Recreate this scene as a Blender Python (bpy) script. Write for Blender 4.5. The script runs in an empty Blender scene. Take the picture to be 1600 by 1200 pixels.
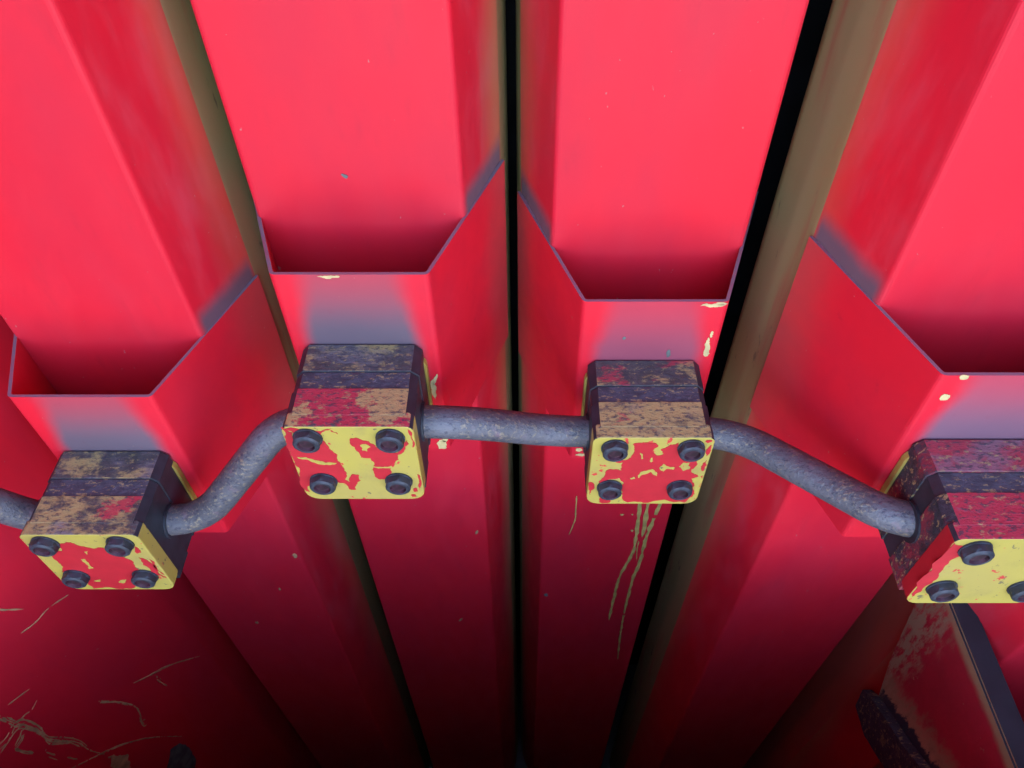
import bpy, bmesh, math, random
from mathutils import Vector
from mathutils.geometry import tessellate_polygon
C = bpy.context.scene
R = math.radians
S = 0.3                 # one layout unit in metres
EYE = 1.53              # height of the camera above the concrete

# ------------------------------------------------------------------ camera
cam = bpy.data.objects.new('camera', bpy.data.cameras.new('camera'))
C.collection.objects.link(cam)
cam.location = (0, 0, EYE)
cam.rotation_euler = (R(41), 0, 0)
cam.data.sensor_width = 36
cam.data.lens = 27.0
cam.data.shift_x = -0.01125
cam.data.clip_start = 0.01
cam.data.clip_end = 500
C.camera = cam

# ------------------------------------------------------------------ light
SUN_EL, SUN_AZ = 50, 20       # the sun stands beyond the panels: this side lies in open shade
w = bpy.data.worlds.new('World'); C.world = w; w.use_nodes = True
nt = w.node_tree; nt.nodes.clear()
sky = nt.nodes.new('ShaderNodeTexSky'); sky.sky_type = 'NISHITA'; sky.sun_disc = False
sky.sun_elevation = R(SUN_EL); sky.sun_rotation = R(SUN_AZ)
sky.air_density = 1.0; sky.dust_density = 3.0
bg = nt.nodes.new('ShaderNodeBackground'); bg.inputs['Strength'].default_value = 0.15
wo = nt.nodes.new('ShaderNodeOutputWorld')
nt.links.new(sky.outputs[0], bg.inputs[0]); nt.links.new(bg.outputs[0], wo.inputs[0])
sl = bpy.data.lights.new('sun', 'SUN'); sl.energy = 2.0; sl.angle = R(10); sl.color = (1, .96, .9)
sun = bpy.data.objects.new('sun', sl); C.collection.objects.link(sun)
d = Vector((math.sin(R(SUN_AZ)) * math.cos(R(SUN_EL)), math.cos(R(SUN_AZ)) * math.cos(R(SUN_EL)), math.sin(R(SUN_EL))))
sun.rotation_euler = d.to_track_quat('Z', 'Y').to_euler()
C.view_settings.view_transform = 'Standard'
C.view_settings.look = 'None'
C.view_settings.exposure = 3.75
C.view_settings.gamma = 1.0
C.render.film_transparent = False

# ------------------------------------------------------------------ node helpers
class NB:
    def __init__(s, name):
        s.m = bpy.data.materials.new(name); s.m.use_nodes = True
        s.t = s.m.node_tree; s.p = s.t.nodes['Principled BSDF']
        tc = s.t.nodes.new('ShaderNodeTexCoord')
        s.co = s.vm('SCALE', tc.outputs['Object'], None, 1 / S)   # local layout units
        sp = s.t.nodes.new('ShaderNodeSeparateXYZ'); s.l(s.co, sp.inputs[0])
        s.x, s.y, s.z = sp.outputs
    def l(s, a, b): s.t.links.new(a, b)
    def put(s, v, i):
        if v is None: return
        if isinstance(v, (int, float)): i.default_value = v
        elif isinstance(v, tuple): i.default_value = v if len(v) == len(i.default_value) else (*v, 1)
        else: s.l(v, i)
    def vm(s, op, a, b=None, sc=None):
        n = s.t.nodes.new('ShaderNodeVectorMath'); n.operation = op
        s.put(a, n.inputs[0]); s.put(b, n.inputs[1])
        if sc is not None: s.put(sc, n.inputs['Scale'])
        return n.outputs['Value'] if op == 'LENGTH' else n.outputs[0]
    def ma(s, op, a, b=None, c=None):
        n = s.t.nodes.new('ShaderNodeMath'); n.operation = op
        s.put(a, n.inputs[0]); s.put(b, n.inputs[1]); s.put(c, n.inputs[2]); return n.outputs[0]
    def noise(s, scale, detail=4, rough=.55, off=(0, 0, 0), stretch=(1, 1, 1), dist=0.0):
        mp = s.t.nodes.new('ShaderNodeMapping'); s.l(s.co, mp.inputs[0])
        mp.inputs['Location'].default_value = off; mp.inputs['Scale'].default_value = stretch
        n = s.t.nodes.new('ShaderNodeTexNoise'); s.l(mp.outputs[0], n.inputs['Vector'])
        n.inputs['Scale'].default_value = scale; n.inputs['Detail'].default_value = detail
        n.inputs['Roughness'].default_value = rough; n.inputs['Distortion'].default_value = dist
        return n.outputs[0]
    def ramp(s, v, a, b, lo=0.0, hi=1.0):
        n = s.t.nodes.new('ShaderNodeMapRange'); n.interpolation_type = 'SMOOTHSTEP'
        s.put(v, n.inputs['Value']); s.put(a, n.inputs['From Min']); s.put(b, n.inputs['From Max'])
        n.inputs['To Min'].default_value = lo; n.inputs['To Max'].default_value = hi
        return n.outputs[0]
    def mix(s, f, a, b):
        n = s.t.nodes.new('ShaderNodeMix'); n.data_type = 'RGBA'
        s.put(f, n.inputs['Factor']); s.put(a, n.inputs[6]); s.put(b, n.inputs[7]); return n.outputs[2]
    def bump(s, h, strength, dist=.001):
        n = s.t.nodes.new('ShaderNodeBump'); n.inputs['Strength'].default_value = strength
        n.inputs['Distance'].default_value = dist; s.l(h, n.inputs['Height'])
        s.l(n.outputs[0], s.p.inputs['Normal'])
    def done(s, col, rough=.5, metal=0.0, spec=.5):
        s.put(col, s.p.inputs['Base Color']); s.put(rough, s.p.inputs['Roughness'])
        s.put(metal, s.p.inputs['Metallic']); s.put(spec, s.p.inputs['Specular IOR Level'])
        return s.m

RED = (.68, .0115, .027)
OLIVE = (.27, .245, .10)
PRIMER = (.10, .092, .118)
YELLOW = (.40, .30, .052)

def orange_peel(b, k=.05):
    b.bump(b.ma('ADD', b.noise(260, 2), b.ma('MULTIPLY', b.noise(5, 2), 6.0)), k, .0006)

def m_panel(seed, olive=.7):
    b = NB('panel_red_paint')
    ax = b.ma('ABSOLUTE', b.x)
    n1 = b.noise(3.2, 4, off=(seed, 0, 0), stretch=(1, 1, .45))
    n2 = b.noise(11, 5, off=(0, seed, 0), stretch=(1.4, 1.4, .5))
    col = b.mix(b.ramp(n1, .3, .75), RED, (.56, .014, .034))
    # thin paint on the folded flanks: the olive undercoat grins through towards the rear fold
    m = b.ramp(b.ma('ADD', b.y, b.ma('MULTIPLY', b.ma('SUBTRACT', n1, .5), .16)), .24, .40)
    col = b.mix(b.ma('MULTIPLY', m, olive), col, OLIVE)
    # pale dust on the flanks
    fl = b.ramp(b.y, .155, .18)
    du = b.ma('MULTIPLY', fl, b.ramp(n2, .40, .85, 0, .09))
    col = b.mix(du, col, (.50, .34, .40))
    # undercoat left bare along the weld of the pocket
    st = b.ma('MULTIPLY', b.ramp(b.ma('ADD', b.z, b.ma('MULTIPLY', n2, .03)), .035, .088, 1, 0),
              b.ma('MULTIPLY', b.ramp(b.z, -.03, -.01), b.ma('MULTIPLY', fl, b.ramp(b.y, .335, .352, 1, 0))))
    col = b.mix(b.ma('MULTIPLY', st, .92), col, PRIMER)
    # dull grime
    col = b.mix(b.ramp(b.noise(24, 6, off=(seed, 3, 1), stretch=(1, 1, .3)), .55, .8, 0, .12), col, (.16, .02, .03))
    sp = b.noise(80, 3, .6, off=(seed, 7, 0), stretch=(1, 1, .6))
    col = b.mix(b.ramp(sp, .735, .755, 0, .6), col, (.40, .25, .2))
    orange_peel(b)
    return b.done(col, b.ramp(n2, .2, .8, .42, .6), 0, .28)

def m_return(seed, red=.52):
    b = NB('olive_undercoat')
    n = b.noise(4, 5, off=(seed, 1, 0), stretch=(1, 1, .3))
    col = b.mix(b.ramp(n, .35, .7), OLIVE, (.31, .255, .12))
    col = b.mix(b.ramp(b.noise(7, 5, off=(3, seed, 0), stretch=(1, 2, .25)), red, red + .2, 0, .55 + (.52 - red)), col, (.34, .035, .04))
    col = b.mix(b.ramp(b.noise(30, 5, stretch=(1, 1, .35)), .64, .74, 0, .7), col, (.05, .045, .035))
    orange_peel(b)
    return b.done(col, .55, 0, .35)

def m_sleeve(seed, strength=1.0, tint=(.21, .215, .29)):
    b = NB('pocket_red_paint')
    n1 = b.noise(5, 4, off=(seed, 2, 0))
    n2 = b.noise(26, 5, off=(seed, 0, 4))
    col = b.mix(b.ramp(n1, .3, .7), RED, (.58, .012, .03))
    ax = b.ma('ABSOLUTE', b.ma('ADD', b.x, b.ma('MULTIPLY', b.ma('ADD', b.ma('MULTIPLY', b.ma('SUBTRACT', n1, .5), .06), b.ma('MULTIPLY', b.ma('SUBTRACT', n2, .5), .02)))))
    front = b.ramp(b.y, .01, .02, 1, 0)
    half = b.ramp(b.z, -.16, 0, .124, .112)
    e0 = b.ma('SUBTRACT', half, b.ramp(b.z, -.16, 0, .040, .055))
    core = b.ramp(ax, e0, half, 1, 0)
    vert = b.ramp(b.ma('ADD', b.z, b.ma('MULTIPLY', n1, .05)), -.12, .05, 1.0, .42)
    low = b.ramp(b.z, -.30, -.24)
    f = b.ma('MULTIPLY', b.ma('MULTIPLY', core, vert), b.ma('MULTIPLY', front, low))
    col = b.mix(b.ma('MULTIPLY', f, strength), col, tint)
    # dust/olive on the flanks towards the rear
    fl = b.ramp(b.ma('ADD', b.y, b.ma('MULTIPLY', n1, .1)), .24, .42, 0, .35)
    col = b.mix(fl, col, (.26, .12, .09))
    col = b.mix(b.ramp(n2, .62, .8, 0, .2), col, (.2, .015, .03))
    sp = b.noise(90, 3, .6, off=(seed, 7, 0), stretch=(1, 1, .6))
    col = b.mix(b.ramp(sp, .725, .75, 0, .7), col, (.45, .30, .2))
    orange_peel(b)
    return b.done(col, b.ramp(n1, .2, .8, .4, .58), 0, .3)

def m_edge():
    b = NB('worn_sheet_edge')
    n = b.noise(14, 5)
    col = b.mix(b.ramp(n, .35, .65), (.30, .12, .17), (.20, .165, .21))
    return b.done(col, .45, .15)

def m_flat(name, col, rough=.6, spec=.3, metal=0.0, var=.5, scale=18):
    b = NB(name)
    c2 = tuple(v * (1 - var) for v in col)
    out = b.mix(b.ramp(b.noise(scale, 5), .3, .7), col, c2)
    b.bump(b.noise(140, 3), .12, .0005)
    return b.done(out, rough, metal, spec)

def m_worn(name, base, layers, seed, rough=.6):
    """scuffed cast surface: layers = (colour, noise scale, lower, upper, strength)"""
    b = NB(name)
    n0 = b.noise(30, 6, .65, off=(seed, 0, 0))
    col = b.mix(b.ramp(n0, .35, .7), base, tuple(v * .5 for v in base))
    for k, (c, sc, a, e, st) in enumerate(layers):
        n = b.noise(sc, 6, .68, off=(seed * 1.7 + k * 5.3, k * 2.1, seed), stretch=(.8, 1.25, 1))
        col = b.mix(b.ramp(n, a, e, 0, st), col, c)
    g = b.noise(95, 4, .7, off=(seed, 5, 0), stretch=(.7, 1.3, 1))
    col = b.mix(b.ramp(g, .50, .62, 0, .8), col, (.045, .042, .062))
    g2 = b.noise(75, 4, .7, off=(2, seed, 0), stretch=(.7, 1.3, 1))
    col = b.mix(b.ramp(g2, .56, .64, 0, .7), col, (.38, .28, .12))
    b.bump(b.ma('ADD', b.noise(60, 5, .7, off=(seed, 0, 0)), g), .55, .0012)
    return b.done(col, rough, 0, .45)

def m_plate(seed, tint=YELLOW):
    b = NB('chipped_yellow_paint')
    n = b.noise(6, 4, off=(seed, 0, 0))
    col = b.mix(b.ramp(n, .3, .75), tint, (.37, .27, .065))
    # bruises and tiny dark nicks
    col = b.mix(b.ramp(b.noise(60, 4, .6, off=(seed, 1, 0), stretch=(1, 1, .8)), .64, .68, 0, .8), col, (.09, .07, .05))
    col = b.mix(b.ramp(b.noise(42, 5, .62, off=(0, seed, 0)), .635, .655), col, (.50, .03, .03))
    gr = b.noise(14, 6, .65, off=(seed, 4, 0))
    col = b.mix(b.ramp(gr, .5, .75, 0, .35), col, (.16, .12, .06))
    orange_peel(b, .08)
    return b.done(col, .48, 0, .4)

def m_pipe():
    b = NB('scuffed_pipe_paint')
    n = b.noise(9, 5, .6)
    col = b.mix(b.ramp(n, .3, .7), (.118, .110, .130), (.080, .072, .084))
    col = b.mix(b.ramp(b.noise(26, 5, .6, off=(2, 0, 0)), .56, .7, 0, .55), col, (.20, .12, .15))
    n2 = b.noise(130, 4, .7, off=(0, 3, 0), stretch=(.75, 1.2, 1))
    col = b.mix(b.ma('MULTIPLY', b.ramp(n2, .54, .62, 0, .6), b.ramp(n, .36, .55)), col, (.30, .225, .14))
    n3 = b.noise(120, 4, .7, off=(4, 1, 0), stretch=(.75, 1.2, 1))
    col = b.mix(b.ramp(n3, .55, .63, 0, .75), col, (.03, .03, .055))
    b.bump(b.ma('ADD', b.noise(75, 5, .7), n2), .55, .0012)
    return b.done(col, .42, .15, .5)

M = {}
M['edge'] = m_edge()
M['dark'] = m_flat('dark_clamp_plastic', (.030, .031, .043), .5, .4)
M['seam'] = m_worn('grey_seam', (.075, .078, .108), [((.33, .06, .09), 18, .60, .68, .5), ((.26, .27, .33), 50, .6, .7, .5)], 3)
M['bolt'] = m_flat('blackened_bolt_steel', (.045, .046, .064), .55, .4, .2, .5, 60)
M['bolt_hole'] = m_flat('bolt_recess_paint', (.07, .02, .035), .6, .3, 0, .8, 40)
M['pipe'] = m_pipe()
M['yellow'] = m_plate(2.0)
M['weld_yellow'] = m_plate(7.0, (.30, .19, .035))
M['red_patch'] = m_flat('bared_red_layer', (.44, .013, .022), .5, .4, 0, .12, 30)
M['cream'] = m_flat('cream_paint_flake', (.62, .47, .22), .55, .35, 0, .25, 40)
M['drip'] = m_flat('dried_ochre_run', (.58, .41, .12), .5, .4, 0, .35, 25)
M['scratch'] = m_flat('scratched_undercoat', (.58, .34, .16), .6, .3, 0, .45, 30)
M['scuff'] = m_flat('grey_scuff', (.14, .15, .14), .65, .3, 0, .5, 25)
M['black'] = m_flat('black_steel_backing', (.018, .018, .022), .7, .2, 0, .4, 8)

# ------------------------------------------------------------------ mesh helpers (layout units in, metres out)
def link(name, bm, mats, parent=None, loc=(0, 0, 0), smooth=False):
    bmesh.ops.recalc_face_normals(bm, faces=bm.faces)
    me = bpy.data.meshes.new(name)
    for v in bm.verts: v.co *= S
    if smooth:
        for f in bm.faces: f.smooth = True
    bm.to_mesh(me); bm.free()
    for m in (mats if isinstance(mats, (list, tuple)) else [mats]): me.materials.append(m)
    o = bpy.data.objects.new(name, me); C.collection.objects.link(o)
    if parent: o.parent = parent
    o.location = Vector(loc) * S
    if name in ('paint_chips', 'scratches', 'paint_runs', 'red_paint_patches', 'yellow_paint_flakes'): o['kind'] = 'stuff'
    return o

def world(x, y, z): return (x * S, y * S, EYE + z * S)

def thing(name, label, cat, loc, group=None):
    o = bpy.data.objects.new(name, None); C.collection.objects.link(o)
    o.empty_display_size = .02
    o.location = world(*loc); o['label'] = label; o['category'] = cat
    if group: o['group'] = group
    return o

def structure(o):
    o['kind'] = 'structure'; return o

def fillet(pts, r, n=4):
    out = [Vector(pts[0])]
    for a, b_, c in zip(pts, pts[1:], pts[2:]):
        a, b_, c = Vector(a), Vector(b_), Vector(c)
        u = (a - b_); v = (c - b_)
        k = min(r, u.length * .45, v.length * .45)
        p, q = b_ + u.normalized() * k, b_ + v.normalized() * k
        for i in range(n + 1):
            t = i / n
            out.append(p * (1 - t) ** 2 + b_ * 2 * t * (1 - t) + q * t * t)
    out.append(Vector(pts[-1]))
    return out

def sheet(outline, th, z0, z1, edge_slot=None, ret_from=None, nz=1):
    """folded sheet: 2-D outline (x, y) extruded in z, thickness to the +y side"""
    P = [Vector(p) for p in outline]
    N = []
    for i, p in enumerate(P):
        a = P[max(i - 1, 0)]; c = P[min(i + 1, len(P) - 1)]
        t = (c - a).normalized(); N.append(Vector((-t.y, t.x)))
    Q = [p + n * th for p, n in zip(P, N)]
    bm = bmesh.new(); rows = []
    for k in range(nz + 1):
        z = z0 + (z1 - z0) * k / nz
        rows.append([[bm.verts.new((p.x, p.y, z)) for p in P], [bm.verts.new((q.x, q.y, z)) for q in Q]])
    for k in range(nz):
        for s_ in (0, 1):
            for i in range(len(P) - 1):
                f = bm.faces.new((rows[k][s_][i], rows[k][s_][i + 1], rows[k + 1][s_][i + 1], rows[k + 1][s_][i]))
                if ret_from is not None and min(P[i].y, P[i + 1].y) >= ret_from - 1e-5: f.material_index = 1
        for i in (0, len(P) - 1):
            f = bm.faces.new((rows[k][0][i], rows[k][1][i], rows[k + 1][1][i], rows[k + 1][0][i]))
            if edge_slot is not None: f.material_index = edge_slot
    for r in (rows[0], rows[-1]):
        for i in range(len(P) - 1):
            f = bm.faces.new((r[0][i], r[0][i + 1], r[1][i + 1], r[1][i]))
            if edge_slot is not None: f.material_index = edge_slot
    return bm

def prism(prof, y0, y1, bev=.003, top_slot=None, top_nz=.9, seg=2):
    """profile in x/z extruded along y, edges softened"""
    bm = bmesh.new()
    a = [bm.verts.new((x, y0, z)) for x, z in prof]; b_ = [bm.verts.new((x, y1, z)) for x, z in prof]
    bm.faces.new(a); bm.faces.new(b_)
    for i in range(len(prof)):
        j = (i + 1) % len(prof)
        bm.faces.new((a[i], a[j], b_[j], b_[i]))
    bmesh.ops.recalc_face_normals(bm, faces=bm.faces)
    if bev: bmesh.ops.bevel(bm, geom=bm.edges[:], offset=bev, segments=seg, profile=.6, affect='EDGES')
    bm.normal_update()
    if top_slot is not None:
        for f in bm.faces:
            if f.normal.z > top_nz: f.material_index = top_slot
    return bm

def rrect(w, z0, z1, rt, rb, n=4):
    """rectangle in x/z, own corner radius at the top and at the bottom"""
    out = []
    for cx, cz, r, a0 in ((w - rt, z1 - rt, rt, 0), (-w + rt, z1 - rt, rt, 90), (-w + rb, z0 + rb, rb, 180), (w - rb, z0 + rb, rb, 270)):
        for i in range(n + 1):
            t = R(a0 + 90 * i / n); out.append((cx + r * math.cos(t), cz + r * math.sin(t)))
    return out

def ragged(poly, amp, rng, it=3):
    P = [Vector(p) for p in poly]
    for k in range(it):
        Q = []
        for i, p in enumerate(P):
            q = P[(i + 1) % len(P)]; dlt = q - p
            n = Vector((-dlt.y, dlt.x))
            Q += [p, (p + q) / 2 + n * rng.uniform(-amp, amp)]
        P = Q
    return P

def simple(P):
    n = len(P)
    def cr(o, a, c): return (a.x - o.x) * (c.y - o.y) - (a.y - o.y) * (c.x - o.x)
    for i in range(n):
        a, c = P[i], P[(i + 1) % n]
        for j in range(i + 2, n):
            if i == 0 and j == n - 1: continue
            e, f = P[j], P[(j + 1) % n]
            if cr(a, c, e) * cr(a, c, f) < 0 and cr(e, f, a) * cr(e, f, c) < 0: return False
    return True

def flakes(polys, to3, h, rng, amp=.16, it=3):
    """thin raised layers of paint: ragged polygons on a surface given by to3(u, v, height)"""
    bm = bmesh.new()
    for poly in polys:
        for tr in range(8):
            P = ragged(poly, amp * .75 ** tr, rng, it)
            if simple(P): break
        top = [bm.verts.new(to3(p.x, p.y, h)) for p in P]
        bot = [bm.verts.new(to3(p.x, p.y, 0.0)) for p in P]
        for tri in tessellate_polygon([[Vector((p.x, p.y, 0)) for p in P]]):
            bm.faces.new([top[q] for q in tri])
        for i in range(len(P)):
            j = (i + 1) % len(P); bm.faces.new((top[i], bot[i], bot[j], top[j]))
    return bm

def ribbons(lines, to3, h, rng, gap=0.0, step=.018):
    """raised runs / scratches: (points, start width, end width), width wandering along the way, sometimes broken"""
    bm = bmesh.new()
    for pts, w0, w1 in lines:
        P = [Vector(p) for p in pts]
        # Catmull-Rom resample
        dense = []
        for i in range(len(P) - 1):
            p0, p1, p2, p3 = P[max(i - 1, 0)], P[i], P[i + 1], P[min(i + 2, len(P) - 1)]
            n = max(2, int((p2 - p1).length / step))
            for k in range(n):
                t = k / n
                dense.append(.5 * (2 * p1 + (p2 - p0) * t + (2 * p0 - 5 * p1 + 4 * p2 - p3) * t * t + (3 * p1 - p0 - 3 * p2 + p3) * t ** 3))
        dense.append(P[-1])
        prev = None
        for i, p in enumerate(dense):
            a = dense[max(i - 1, 0)]; c = dense[min(i + 1, len(dense) - 1)]
            t = (c - a)
            if t.length < 1e-7: continue
            t.normalize(); n = Vector((-t.y, t.x)); u = i / max(1, len(dense) - 1)
            wd = (w0 + (w1 - w0) * u) * rng.uniform(.45, 1.25) * .5
            if i in (0, len(dense) - 1): wd *= .25
            p = p + n * rng.uniform(-.25, .25) * wd
            q = [bm.verts.new(to3(*(p + n * wd), 0.0)), bm.verts.new(to3(*(p + n * wd * .6), h)), bm.verts.new(to3(*(p - n * wd * .6), h)), bm.verts.new(to3(*(p - n * wd), 0.0))]
            if prev and rng.random() >= gap:
                for k in range(3): bm.faces.new((prev[k], prev[k + 1], q[k + 1], q[k]))
            prev = q
    return bm

def tube(path, r, n=20, cap=True):
    bm = bmesh.new(); rings = []
    up = Vector((0, 0, 1))
    for i, p in enumerate(path):
        t = (path[min(i + 1, len(path) - 1)] - path[max(i - 1, 0)]).normalized()
        if abs(t.dot(up)) > .97: up = Vector((0, -1, 0))
        a = t.cross(up).normalized(); b_ = a.cross(t).normalized(); up = b_
        rings.append([bm.verts.new(p + a * math.cos(2 * math.pi * k / n) * r + b_ * math.sin(2 * math.pi * k / n) * r) for k in range(n)])
    for A, B in zip(rings, rings[1:]):
        for k in range(n):
            bm.faces.new((A[k], A[(k + 1) % n], B[(k + 1) % n], B[k]))
    if cap: bm.faces.new(rings[0]); bm.faces.new(rings[-1])
    return bm

def box(x0, x1, y0, y1, z0, z1, bev=0.0):
    bm = bmesh.new(); bmesh.ops.create_cube(bm, size=1)
    for v in bm.verts:
        v.co = Vector(((x0 + x1) / 2 + v.co.x * (x1 - x0), (y0 + y1) / 2 + v.co.y * (y1 - y0), (z0 + z1) / 2 + v.co.z * (z1 - z0)))
    if bev: bmesh.ops.bevel(bm, geom=bm.edges[:], offset=bev, segments=2, affect='EDGES')
    return bm

# ------------------------------------------------------------------ the place, with added light blockers
GZ = -EYE / S
TOP = 2.3
b = NB('concrete')
cc = b.mix(b.ramp(b.noise(.8, 8, .6), .3, .7), (.16, .155, .145), (.22, .21, .20))
b.bump(b.noise(40, 6, .6), .3, .004)
bm = bmesh.new(); bmesh.ops.create_grid(bm, x_segments=1, y_segments=1, size=700)
structure(link('ground', bm, b.done(cc, .85), None, (0, 0, GZ + EYE / S)))
o = link('back_wall', box(-7, 7, 1.95, 2.05, GZ, TOP + .1), M['black'], None, (0, 0, EYE / S)); structure(o)
for xa, xb in ((-1.72, -1.65), (1.72, 1.79)):
    structure(link('shade_wall', box(xa, xb, -.6 if xa > 0 else -1.4, 1.948, GZ + .01, TOP + .1), M['black'], None, (0, 0, EYE / S)))  # added out of view to keep side light off the gaps and flanks
cp = thing('shade_canopy', 'added unseen steel roof sheet shading the red panels', 'shade_cover', (0, 0, TOP + .12))  # added out of view to cut high sky light from the lower panels
link('shade_sheet', box(-7, 7, -.55, 2.1, 0, .05), M['black'], cp)
link('shade_beam', box(-7, 7, -.55, -.45, -.2, -.002), M['black'], cp)
for x in (-6.6, 6.6):
    link('post', box(x - .12, x + .12, -.62, -.38, GZ - TOP - .12, -.202), M['black'], cp)
gp = thing('shading_plate', 'added unseen black steel guard plate standing in front of the red panels', 'shading', (0, .25, GZ))  # added below the view so the panels fall dark towards the bottom
link('plate', box(-6, 6, -.02, .02, 0, -1.65 - GZ), M['black'], gp)
for x in (-5.5, 5.5):
    link('foot', box(x - .08, x + .08, -.4, -.022, 0, .5), M['black'], gp)

# ------------------------------------------------------------------ folded panels with their pockets
PET = [(-.8389, .932, -1.11), (-.298, 1.0, -.866), (.2464, 1.052, -.977), (.7926, .80, -.90), (1.34, .546, -.95)]
LAB = ['red folded steel panel at far left with the lowest pocket rim',
       'red folded steel panel left of centre, its pocket rim highest',
       'red folded steel panel right of centre with ochre paint runs below its clamp',
       'red folded steel panel on the right with an olive side strip',
       'dark red steel panel in the lower right corner carrying the worn bracket']
GRP = 'red folded panels side by side'
half = [(.1895, .158), (.2525, .348), (.2605, .44), (.2630, .55), (.256, .58), (.238, .592)]
def mirror(h): return [(-x, y) for x, y in reversed(h)] + list(h)
pan_prof = fillet(mirror(half), .009)
sl_prof = fillet(mirror([(.1355, 0), (.2598, .347)]), .009)
panels = []
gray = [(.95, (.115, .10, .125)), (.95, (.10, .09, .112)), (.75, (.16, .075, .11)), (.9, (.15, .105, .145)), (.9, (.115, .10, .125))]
oliv = [.35, .65, .45, .35, .5]
for i, (x, y, z) in enumerate(PET):
    t = thing('folded_panel', LAB[i], 'panel', (x, y, z), GRP)
    panels.append(t)
    link('panel_sheet', sheet(pan_prof, .008, GZ - z, TOP - z, ret_from=.344), [m_panel(i * 3.7, oliv[i]), m_return(i * 2.3) if i < 4 else m_panel(17.0, .3)], t)
    link('pocket', sheet(sl_prof, .0065, -.5, 0, edge_slot=1), [m_sleeve(i * 4.1, *gray[i]), M['edge']], t)

# the wide side sheet that comes forward at the left
ss = thing('side_sheet', 'dark red scratched side sheet in the lower left corner', 'panel', (-1.146, 1.095, -.8))
k = .357
link('sheet', sheet(fillet([(-.75 * k, -.75), (0, 0), (.017, .145)], .02), .008, GZ + .8, TOP + .8, ret_from=-.001), [m_panel(31.0, .0), m_panel(23.0, .3)], ss)
nrm = Vector((1, -k)).normalized()
def on_side(u, v, h):
    q = u - 1.095
    return Vector((k * q + nrm.x * (h + .0004), q + nrm.y * (h + .0004), v + .8))
scr = [[(0.7917, -1.7313), (0.8124, -1.7743), (0.8291, -1.8073)], [(0.7891, -1.8558), (0.826, -1.8745), (0.8647, -1.8767), (0.9164, -1.906)], [(0.8856, -2.4524), (0.9372, -2.5143), (0.9967, -2.592), (1.0669, -2.7088)], [(0.6297, -1.9845), (0.6336, -2.0413), (0.6379, -2.0805), (0.657, -2.0906), (0.675, -2.0963), (0.696, -2.0905)], [(0.5779, -2.0715), (0.6004, -2.0807), (0.6309, -2.0783), (0.6456, -2.0952), (0.6526, -2.1607), (0.6541, -2.1874), (0.6492, -2.2325), (0.6703, -2.3232), (0.6762, -2.3803), (0.68, -2.4439), (0.6909, -2.5364)], [(0.6175, -2.4198), (0.658, -2.4814), (0.6934, -2.532), (0.7314, -2.5945), (0.7733, -2.6802), (0.8119, -2.7851), (0.8548, -2.9246)], [(0.5956, -2.1408), (0.6161, -2.1353), (0.6297, -2.1273), (0.6446, -2.1451)], [(0.6004, -2.1133), (0.6044, -2.1609), (0.6116, -2.1982)], [(0.7796, -2.3361), (0.8055, -2.4135), (0.8216, -2.4854), (0.8282, -2.5476), (0.8194, -2.6075)], [(0.8731, -2.4346), (0.9113, -2.4841), (0.9539, -2.5316), (0.9992, -2.5937), (1.0421, -2.6698)], [(0.6604, -1.9928), (0.6867, -2.0096), (0.7112, -2.0243)], [(0.9262, -2.5362), (0.9302, -2.576), (0.9343, -2.6169)], [(0.6193, -2.2737), (0.6237, -2.3205)], [(0.6391, -2.3589), (0.6468, -2.4129)], [(0.815, -2.5934), (0.8139, -2.6286), (0.8236, -2.6336)]]
wid = [.004, .004, .004, .009, .013, .005, .009, .009, .006, .004, .004, .005, .006, .006, .01]
rng = random.Random(5)
strands = []
for p, w_ in zip(scr, wid):        # a broad scrape is a bundle of fine broken scratches
    n = max(1, round(w_ / .0028))
    for q in range(n):
        a, c = sorted((rng.uniform(0, .35), rng.uniform(.65, 1))) if q else (0, 1)
        off = 0 if n == 1 else rng.uniform(-.9, .9) * w_
        m_ = max(2, round(len(p) * (c - a))); k0 = min(int(a * len(p)), len(p) - m_)
        strands.append(([(u + off * .7 + rng.uniform(-.2, .2) * w_, v + off * 2.2 + rng.uniform(-.6, .6) * w_) for u, v in p[k0:k0 + m_]], .0052, .0036))
link('scratches', ribbons(strands, on_side, .0006, rng, .10, .008), M['scratch'], ss)
link('scuff_mark', flakes([[(0.6894, -2.5582), (0.7065, -2.6077), (0.7113, -2.6825), (0.702, -2.7208), (0.6828, -2.6909), (0.6762, -2.6207)]], on_side, .0005, rng, .25, 3), M['scratch'], ss)
link('scuff_mark', flakes([[(0.8061, -2.8974), (0.8371, -2.9313), (0.847, -2.9814), (0.8428, -3.0614), (0.8302, -3.1308), (0.8039, -3.1678), (0.7515, -2.9616)]], on_side, .0005, rng, .08, 3), M['scuff'], ss)

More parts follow.
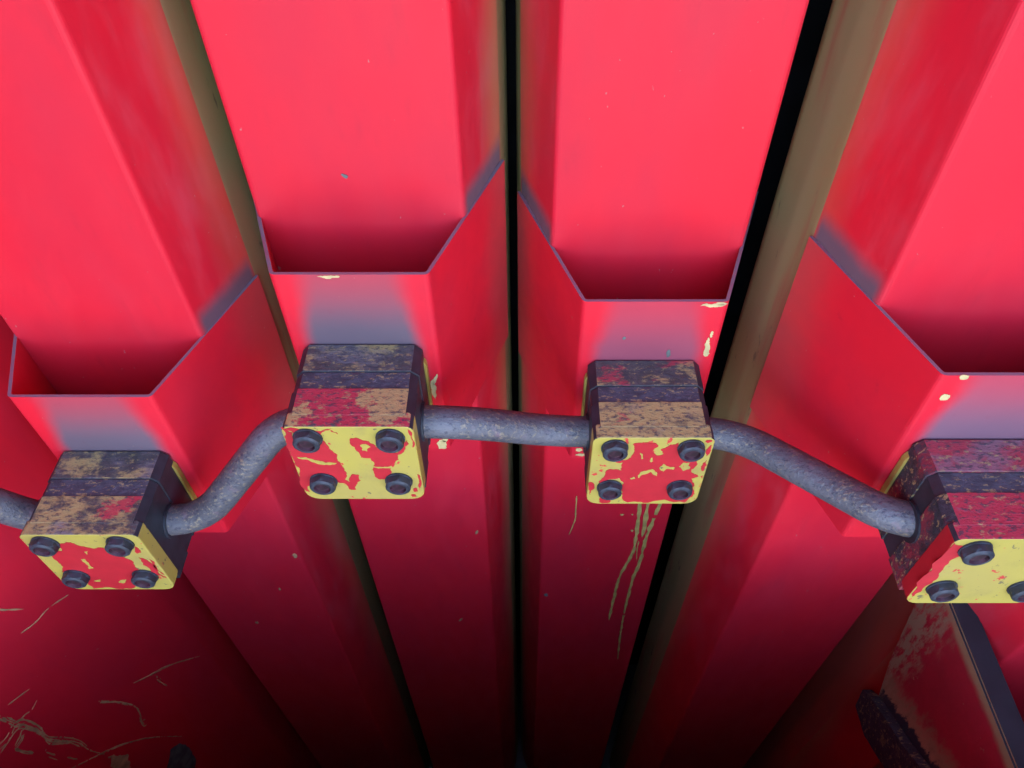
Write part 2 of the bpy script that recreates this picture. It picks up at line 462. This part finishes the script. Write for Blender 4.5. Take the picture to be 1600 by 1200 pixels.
# ochre runs, chips and flakes that sit on the panels
def on_panel(u, v, h): return Vector((u, .1572 - h, v))
def on_pocket(u, v, h): return Vector((u, -.0006 - h, v))
drip = [[(0.0886, -0.8788), (0.0988, -1.008), (0.1038, -1.1505), (0.1041, -1.24), (0.0782, -1.4058), (0.0729, -1.5733), (0.0701, -1.7493)], [(0.1146, -0.8788), (0.1206, -1.0309), (0.1223, -1.1381)], [(0.1526, -0.8885), (0.1534, -0.9414), (0.1475, -1.008), (0.1399, -1.0895), (0.1347, -1.2011), (0.1342, -1.3071), (0.1233, -1.4499), (0.1213, -1.7058), (0.1274, -1.924), (0.1384, -2.1264)], [(0.1146, -1.163), (0.1169, -1.24), (0.1229, -1.2934)], [(-0.0929, -0.904), (-0.0915, -0.9855), (-0.0916, -1.0424), (-0.1059, -1.1258)], [(0.0453, -1.0032), (0.0482, -1.0136)], [(0.0762, -1.0032), (0.0794, -1.0102)], [(0.0849, -1.0957), (0.088, -1.1075)]]
dw = [(.012, .009), (.013, .014), (.014, .008), (.005, .004), (.006, .003), (.012, .01), (.012, .01), (.012, .01)]
link('paint_runs', ribbons([(p, *w_) for p, w_ in zip(drip, dw)], on_panel, .0014, rng, .03), M['drip'], panels[2])
def blob(cx, cz, w_, h_, rot=0, n=9):
    out = []
    for i in range(n):
        a = 2 * math.pi * i / n; r = rng.uniform(.75, 1.1)
        x, z = w_ * r * math.cos(a), h_ * r * math.sin(a)
        out.append((cx + x * math.cos(rot) - z * math.sin(rot), cz + x * math.sin(rot) + z * math.cos(rot)))
    return out
link('paint_chips', flakes([blob(-0.1676, -1.5419, .008, .012)], on_panel, .0006, rng), M['scuff'], panels[2])
link('paint_chips', flakes([blob(.108, -.008, .026, .005), blob(.122, -.004, .012, .004), blob(.1173, -.123, .007, .028, .15), blob(.119, -.085, .003, .01), blob(-.118, -.465, .008, .008), blob(-.112, -.484, .013, .005)], on_pocket, .0006, rng), M['cream'], panels[2])
link('paint_chips', flakes([blob(.0426, -.140, .005, .012), blob(-.0501, -.0963, .004, .005)], on_pocket, .0004, rng), M['scuff'], panels[2])
link('paint_chips', flakes([blob(-.034, -.004, .02, .003), blob(.12, -.482, .012, .02), blob(.128, -.465, .006, .012), blob(.118, -.30, .006, .03), blob(.124, -.27, .003, .02, -.3)], on_pocket, .0006, rng), M['cream'], panels[1])
link('paint_chips', flakes([blob(-0.0151, 0.0899, .007, .004, -.6)], on_panel, .0006, rng, .1), M['scuff'], panels[1])
link('paint_chips', flakes([blob(0.1598, -1.1324, .005, .012, -.3), blob(0.076, -1.7401, .004, .014, -.5)], on_panel, .0006, rng), M['scratch'], panels[1])
link('paint_chips', flakes([blob(0.1744, -0.9061, .007, .014), blob(-0.0585, -1.367, .006, .008), blob(0.0779, -1.1183, .003, .01)], on_panel, .0006, rng), M['scratch'], panels[0])
link('paint_chips', flakes([blob(-.1006, -.003, .009, .006), blob(-.1108, -.0521, .008, .009)], on_pocket, .0006, rng), M['cream'], panels[3])

# ------------------------------------------------------------------ pipe clamps
CREAM = (.43, .315, .125); PINK = (.46, .03, .06); GREY = (.17, .165, .21); LIL = (.17, .15, .19)
tops = [  # rear half layers, front half layers
    ([(CREAM, 16, .47, .60, .8), (LIL, 9, .5, .62, .6)], [(CREAM, 13, .42, .56, .9), (PINK, 7, .60, .64, .9), (LIL, 9, .58, .68, .7)]),
    ([(CREAM, 15, .52, .64, .75), (LIL, 8, .5, .6, .5)], [(PINK, 7, .42, .47, .95), (CREAM, 11, .52, .56, .9), (LIL, 16, .60, .7, .5)]),
    ([(CREAM, 14, .47, .57, .85), (PINK, 6, .50, .56, .75)], [(CREAM, 12, .36, .48, .95), (PINK, 17, .62, .66, .7), (LIL, 8, .58, .7, .5)]),
    ([(PINK, 6, .36, .48, .8), (LIL, 8, .5, .62, .6)], [(PINK, 6, .32, .40, .95), (LIL, 11, .58, .66, .6)]),
]
plate_red = {
1: [[(-0.1115, -0.0009), (-0.0957, -0.0165), (-0.0974, -0.0302), (-0.0861, -0.0749), (-0.061, -0.0629), (-0.0489, -0.0371), (-0.0412, -0.0629), (-0.0302, -0.0797), (-0.0323, -0.0994), (-0.0277, -0.1144), (-0.023, -0.1373), (-0.03, -0.1608), (-0.0224, -0.1688), (-0.0135, -0.1425), (-0.0007, -0.1451), (-0.0012, -0.1635), (-0.0144, -0.1931), (-0.0265, -0.1931), (-0.0348, -0.1715), (-0.0573, -0.1635), (-0.0736, -0.1556), (-0.0865, -0.1608), (-0.0956, -0.1688), (-0.1039, -0.2014), (-0.1113, -0.1959), (-0.1109, -0.1477), (-0.1114, -0.0969), (-0.1117, -0.0677), (-0.1118, -0.0394)],
    [(-0.1058, -0.006), (-0.0268, -0.006), (-0.0471, -0.0211), (-0.0545, -0.0185), (-0.0902, -0.0185)],
    [(0.002, -0.0325), (0.0145, -0.0325), (0.0325, -0.0418), (0.0463, -0.0629), (0.0616, -0.0749), (0.0787, -0.0749), (0.0983, -0.0394), (0.1009, -0.0488), (0.0906, -0.0701), (0.0778, -0.0822), (0.069, -0.1068), (0.0557, -0.1425), (0.0448, -0.1582), (0.0329, -0.1582), (0.0285, -0.1169), (0.0278, -0.092), (0.011, -0.0895), (0.006, -0.0677)],
    [(0.104, -0.008), (0.1105, -0.0165), (0.1112, -0.0535), (0.107, -0.0605), (0.105, -0.0211)], [(0.106, -0.1425), (0.1112, -0.1477), (0.111, -0.1742), (0.105, -0.1959), (0.104, -0.1795)],
    [(-0.0286, -0.0091), (-0.0187, -0.0165), (-0.0182, -0.0211), (-0.0279, -0.0143)], [(0.094, -0.1904), (0.100, -0.1877), (0.102, -0.1986), (0.094, -0.2014)], [(0.088, -0.2105), (0.095, -0.2097), (0.096, -0.2189), (0.089, -0.2189)]],
2: [[(-0.0769, -0.0601), (-0.0574, -0.0693), (-0.0428, -0.0693), (-0.0343, -0.0376), (-0.0388, -0.0199), (-0.0289, -0.0155), (0.0051, -0.0177), (0.0092, -0.0287), (0.0004, -0.042), (0.0101, -0.0556), (0.0227, -0.051), (0.0156, -0.0376), (0.0343, -0.0221), (0.0463, -0.0155), (0.055, -0.0376), (0.071, -0.0556), (0.0885, -0.0647), (0.093, -0.0832), (0.0887, -0.0973), (0.084, -0.1021), (0.0982, -0.1213), (0.1018, -0.1262), (0.0893, -0.1336), (0.0977, -0.1509), (0.1028, -0.1814), (0.1026, -0.1969), (0.09, -0.221), (0.0041, -0.223), (-0.0275, -0.221), (-0.0443, -0.1762), (-0.0426, -0.1509), (-0.0515, -0.1311), (-0.0731, -0.136), (-0.0884, -0.1509), (-0.0932, -0.1434), (-0.076, -0.1021), (-0.0651, -0.1021), (-0.0511, -0.1069), (-0.0512, -0.0786), (-0.0646, -0.0786)],
    [(0.095, -0.012), (0.098, -0.007), (0.1064, -0.0065), (0.1075, -0.012), (0.1001, -0.0168)], [(0.1046, -0.0299), (0.1089, -0.0225), (0.1106, -0.0396), (0.1051, -0.0578), (0.1017, -0.0465)], [(0.1025, -0.0832), (0.1087, -0.0716), (0.1111, -0.0879), (0.1088, -0.1069), (0.1044, -0.1069)],
    [(0.1065, -0.1262), (0.1102, -0.1238), (0.1096, -0.136)], [(-0.1114, -0.1459), (-0.1023, -0.1509), (-0.0999, -0.166), (-0.1062, -0.1762), (-0.1094, -0.1917)], [(-0.0853, -0.2017), (-0.0652, -0.2043), (-0.0644, -0.221), (-0.0858, -0.221)]],
0: [[(-0.0526, -0.037), (-0.0301, -0.0278), (-0.0092, -0.0432), (0.0313, -0.0494), (0.0335, -0.0747), (0.0566, -0.0876), (0.0681, -0.1072), (0.0682, -0.1409), (0.0447, -0.1686), (0.0255, -0.2189), (-0.0076, -0.2243), (-0.0609, -0.2238), (-0.0564, -0.1827), (-0.0575, -0.1546), (-0.0934, -0.1477), (-0.081, -0.1273), (-0.085, -0.0941), (-0.0547, -0.062)], [(0.0925, -0.0432), (0.0982, -0.0525), (0.0969, -0.0683), (0.0879, -0.0715)], [(0.085, -0.0876), (0.0972, -0.0974), (0.1013, -0.1477), (0.1091, -0.1686), (0.1093, -0.1756), (0.1017, -0.1651), (0.0884, -0.1477)], [(0.1039, -0.0941), (0.1098, -0.1072), (0.110, -0.1616), (0.1054, -0.1546)]],
3: [[(-.1115, -.012), (-.092, -.02), (-.085, -.05), (-.096, -.085), (-.092, -.12), (-.1, -.16), (-.106, -.20), (-.1115, -.19)]]}
plate_yel = {
1: [[(0.0153, -0.0535), (0.0258, -0.0488), (0.0328, -0.0582), (0.0254, -0.0701), (0.0173, -0.0677)], [(-0.103, -0.0871), (-0.0735, -0.0969), (-0.0351, -0.1068), (-0.0476, -0.1118), (-0.075, -0.1043), (-0.1012, -0.092)], [(0.0289, -0.1144), (0.0623, -0.1144), (0.0628, -0.1219), (0.0296, -0.1194)]],
2: [[(-0.0179, -0.1238), (-0.0127, -0.1093), (0.0078, -0.0997), (0.0195, -0.1165), (0.0191, -0.1238), (0.0063, -0.1093), (-0.0089, -0.1189), (-0.0143, -0.1311)], [(0.021, -0.0973), (0.0272, -0.0832), (0.0335, -0.0903), (0.0504, -0.095), (0.05, -0.1011), (0.0349, -0.0997), (0.0308, -0.1093)], [(0.0582, -0.0926), (0.0641, -0.0786), (0.0774, -0.0786), (0.0805, -0.0973), (0.0685, -0.1069)], [(-0.0214, -0.0465), (-0.0169, -0.051), (-0.014, -0.0647), (-0.0177, -0.067)], [(-0.0001, -0.0693), (0.003, -0.0624), (0.0058, -0.0739), (0.0024, -0.0786)], [(-0.0322, -0.1311), (-0.0245, -0.1262), (-0.0223, -0.1336), (-0.0303, -0.136)]],
0: [[(-0.0313, -0.0941), (-0.0218, -0.0941), (-0.0213, -0.1307), (-0.0324, -0.1341)], [(-0.0125, -0.0651), (-0.0049, -0.062), (-0.0104, -0.0747)], [(-0.0447, -0.1863), (-0.0285, -0.1792), (-0.033, -0.1899)], [(0.0037, -0.1935), (0.0242, -0.1792), (0.0106, -0.1971)]],
3: []}
CL = ['yellow pipe clamp at far left, lowest, one red patch on its cream top',
      'yellow pipe clamp with red and cream top, below the highest pocket rim',
      'yellow pipe clamp with cream top and large red patch above the paint runs',
      'mostly plain yellow pipe clamp with red top, cut by the right edge']
def body_prof(hw, z0, z1, ch): return [(hw - ch, z1), (hw, z1 - ch), (hw, z0), (-hw, z0), (-hw, z1 - ch), (-hw + ch, z1)]

def bolt_mesh():
    bm = bmesh.new(); r, h = .0245, .019
    def ring(rad, y, n=6, ph=0): return [bm.verts.new((rad * math.cos(2 * math.pi * k / 24), y, rad * math.sin(2 * math.pi * k / 24))) for k in range(24)]
    def hexr(rad, y):   # softened hexagon
        out = []
        for k in range(24):
            a = 2 * math.pi * k / 24
            q = math.cos(math.pi / 6) / math.cos((a % (math.pi / 3)) - math.pi / 6)
            out.append(bm.verts.new((rad * (.35 + .65 * q) * math.cos(a), y, rad * (.35 + .65 * q) * math.sin(a))))
        return out
    rr = [ring(r * 1.05, 0), ring(r * 1.05, -.003), hexr(r * 1.03, -.0035), hexr(r * 1.03, -h * .62), ring(r * .95, -h * .86), ring(r * .80, -h), ring(r * .62, -h), ring(r * .52, -h + .005)]
    for j, (A, B) in enumerate(zip(rr, rr[1:])):
        for k in range(24):
            f = bm.faces.new((A[k], A[(k + 1) % 24], B[(k + 1) % 24], B[k]))
            if j >= 6: f.material_index = 1
    f = bm.faces.new(rr[-1]); f.material_index = 1
    bm.faces.new(rr[0])
    return bm

DROP = [-.168, -.168, -.157, -.162]      # clamp top below each pocket rim
bolt_data = None
for i in range(4):
    x, y, z = PET[i]
    t = thing('pipe_clamp', CL[i], 'pipe clamp', (x - .004, y, z + DROP[i]), 'pipe clamps along the grey pipe')
    wr = m_worn('scuffed_clamp_top', (.088, .079, .082), tops[i][0], i * 3.3 + 1)
    wf = m_worn('scuffed_clamp_top', (.088, .079, .082), tops[i][1], i * 2.9 + 2)
    dk = M['dark'] if i < 3 else m_worn('red_dusted_plastic', (.03, .03, .042), [((.26, .02, .04), 9, .46, .58, .8)], 5)
    link('weld_plate', prism(rrect(.1175, -.236, -.030, .02, .02), -.0150, -.0010, .002), M['weld_yellow'], t)
    link('clamp_half', prism(body_prof(.1125, -.226, 0, .014), -.0702, -.003, .002, 1), [dk, wr], t)
    link('clamp_half', prism(body_prof(.1125, -.226, 0, .014), -.172, -.1113, .0012, 1), [dk, wf], t)
    link('seam_insert', prism(body_prof(.1105, -.224, -.0022, .013), -.1112, -.0703, .002, 1), [M['dark'], M['seam']], t)
    link('pipe_entry_shadow', tube([Vector((-.1165, -.1, -.11)), Vector((.1165, -.1, -.11))], .0375, 28), M['dark'], t)  # dark ring stands in for the shadow where the pipe enters
    yel = m_plate(i * 2.7 + 1)
    cvr = prism(rrect(.1135, -.228, -.0008, .015, .026), -.197, -.1644, .0025)
    cvr.normal_update()
    for f in cvr.faces:
        if f.normal.z > .8: f.material_index = 1
        elif f.normal.z > .3 and abs(f.normal.x) > .3: f.material_index = 3
        elif i == 3 and f.normal.x < -.75: f.material_index = 2
    cp_o = link('cover_plate', cvr, [yel, wf, M['red_patch'], M['dark']], t)
    def on_plate(u, v, h): return Vector((u, -.1972 - h, v))
    rg = random.Random(40 + i)
    link('red_paint_patches', flakes(plate_red[i], on_plate, .0006, rg, .17), M['red_patch'], cp_o)
    if plate_yel[i]: link('yellow_paint_flakes', flakes(plate_yel[i], on_plate, .0011, rg, .2), yel, cp_o)
    for k, (bx, bz) in enumerate([(-.0715, -.031), (.0715, -.031), (-.0700, -.164), (.0700, -.164)]):
        if bolt_data is None:
            bo = link('bolt', bolt_mesh(), [M['bolt'], M['bolt_hole']], t); bolt_data = bo.data
        else:
            bo = bpy.data.objects.new('bolt', bolt_data); C.collection.objects.link(bo); bo.parent = t
        bo.location = Vector((bx, -.1972, bz)) * S
        bo.rotation_euler = (0, rg.uniform(0, 1.2), 0)

# ------------------------------------------------------------------ the pipe
mid = [(x, y - .100, z + dz - .110) for (x, y, z), dz in zip(PET, DROP)]
m1, m2, m3, m4 = mid
ctrl = [(-1.24, .62, TOP), (-1.21, .68, -.75), (-1.15, .78, -1.10), (-.995, m1[1], m1[2]), (m1[0], m1[1], m1[2]), (-.665, m1[1], m1[2]), (-.455, m2[1], m2[2] + .005), (m2[0], m2[1], m2[2]),
        (-.12, m2[1], m2[2]), (.07, m3[1] - .005, m3[2] + .008), m3, (.425, m3[1], m3[2]), (.655, m4[1], m4[2]), m4, (.98, m4[1], m4[2]), (1.08, .60, -.9), (1.08, .58, TOP)]
pth = fillet(ctrl, .085, 8)
o = link('grey_pipe', tube(pth, .0318, 24), M['pipe'], None, (0, 0, EYE / S), True)
o['label'] = 'grey scuffed steel pipe bending from clamp to clamp across the red panels'; o['category'] = 'pipe'

# ------------------------------------------------------------------ worn bracket on the right-hand panel
br = thing('worn_bracket', 'worn red bracket with bare dark top edge in the lower right corner', 'bracket', (1.06, 0, -1.8))
prof = [(.93, -.12), (.935, -.02), (.86, 0), (.60, .005), (.36, .012), (.34, -.05), (.38, -.27), (.545, -.37), (.70, -.49), (.80, -.56), (.86, -.40)]
bm = bmesh.new()
A = [bm.verts.new((0, yy, zz)) for yy, zz in prof]; B = [bm.verts.new((.062, yy, zz)) for yy, zz in prof]
bm.faces.new(A); bm.faces.new(B)
for i in range(len(prof)): bm.faces.new((A[i], A[(i + 1) % len(prof)], B[(i + 1) % len(prof)], B[i]))
bmesh.ops.recalc_face_normals(bm, faces=bm.faces)
bmesh.ops.bevel(bm, geom=bm.edges[:], offset=.005, segments=2, affect='EDGES'); bm.normal_update()
for f in bm.faces:
    if f.normal.z > .6: f.material_index = 1
b = NB('scuffed_bracket_paint')
n = b.noise(5, 6, .65); n2 = b.noise(22, 6, .7, stretch=(1, 1.6, .6))
col = b.mix(b.ramp(n, .3, .7), (.50, .02, .04), (.36, .018, .03))
eg = b.ramp(b.ma('ADD', b.z, b.ma('MULTIPLY', n, .06)), -.012, .02)      # worn along the upper edge
col = b.mix(b.ma('MULTIPLY', eg, .9), col, (.38, .28, .13))
v = b.ma('ADD', b.z, b.ma('MULTIPLY', b.y, .69))                          # height above the lower edge
lo = b.ramp(b.ma('ADD', v, b.ma('MULTIPLY', b.ma('SUBTRACT', n2, .5), .22)), .17, .09)
col = b.mix(b.ma('MULTIPLY', lo, .9), col, b.mix(b.ramp(n2, .35, .65), (.30, .20, .10), (.42, .27, .14)))
lk = b.ramp(b.ma('ADD', v, b.ma('MULTIPLY', b.ma('SUBTRACT', n2, .5), .16)), .065, .045)
col = b.mix(lk, col, (.035, .033, .045))
bk = b.ramp(b.ma('ADD', b.y, b.ma('MULTIPLY', n2, .2)), .85, .95)
col = b.mix(b.ma('MULTIPLY', bk, b.ramp(n2, .4, .55)), col, (.35, .24, .13))
col = b.mix(b.ramp(b.noise(28, 5, .6, off=(3, 1, 2)), .66, .72, 0, .7), col, (.42, .28, .16))
b.bump(n2, .4, .001)
link('bracket_plate', bm, [b.done(col, .55), m_flat('bare_dark_steel', (.030, .029, .038), .6, .3, 0, .3, 10)], br)
rg = random.Random(11)
edge = ragged([(.83, -.57), (.80, -.535), (.70, -.465), (.545, -.345), (.38, -.25), (.36, -.42), (.56, -.53), (.72, -.65), (.81, -.655)], .035, rg, 3)
bm = bmesh.new()
A = [bm.verts.new((-.030, p.x, p.y)) for p in edge]; B = [bm.verts.new((-.002, p.x, p.y)) for p in edge]
for tri in tessellate_polygon([[Vector((p.x, p.y, 0)) for p in edge]]):
    bm.faces.new([A[q] for q in tri]); bm.faces.new([B[q] for q in reversed(tri)])
for i in range(len(edge)): bm.faces.new((A[i], A[(i + 1) % len(edge)], B[(i + 1) % len(edge)], B[i]))
link('worn_edge', bm, m_worn('bare_worn_steel', (.045, .043, .058), [((.26, .17, .08), 14, .56, .66, .7)], 4), br)
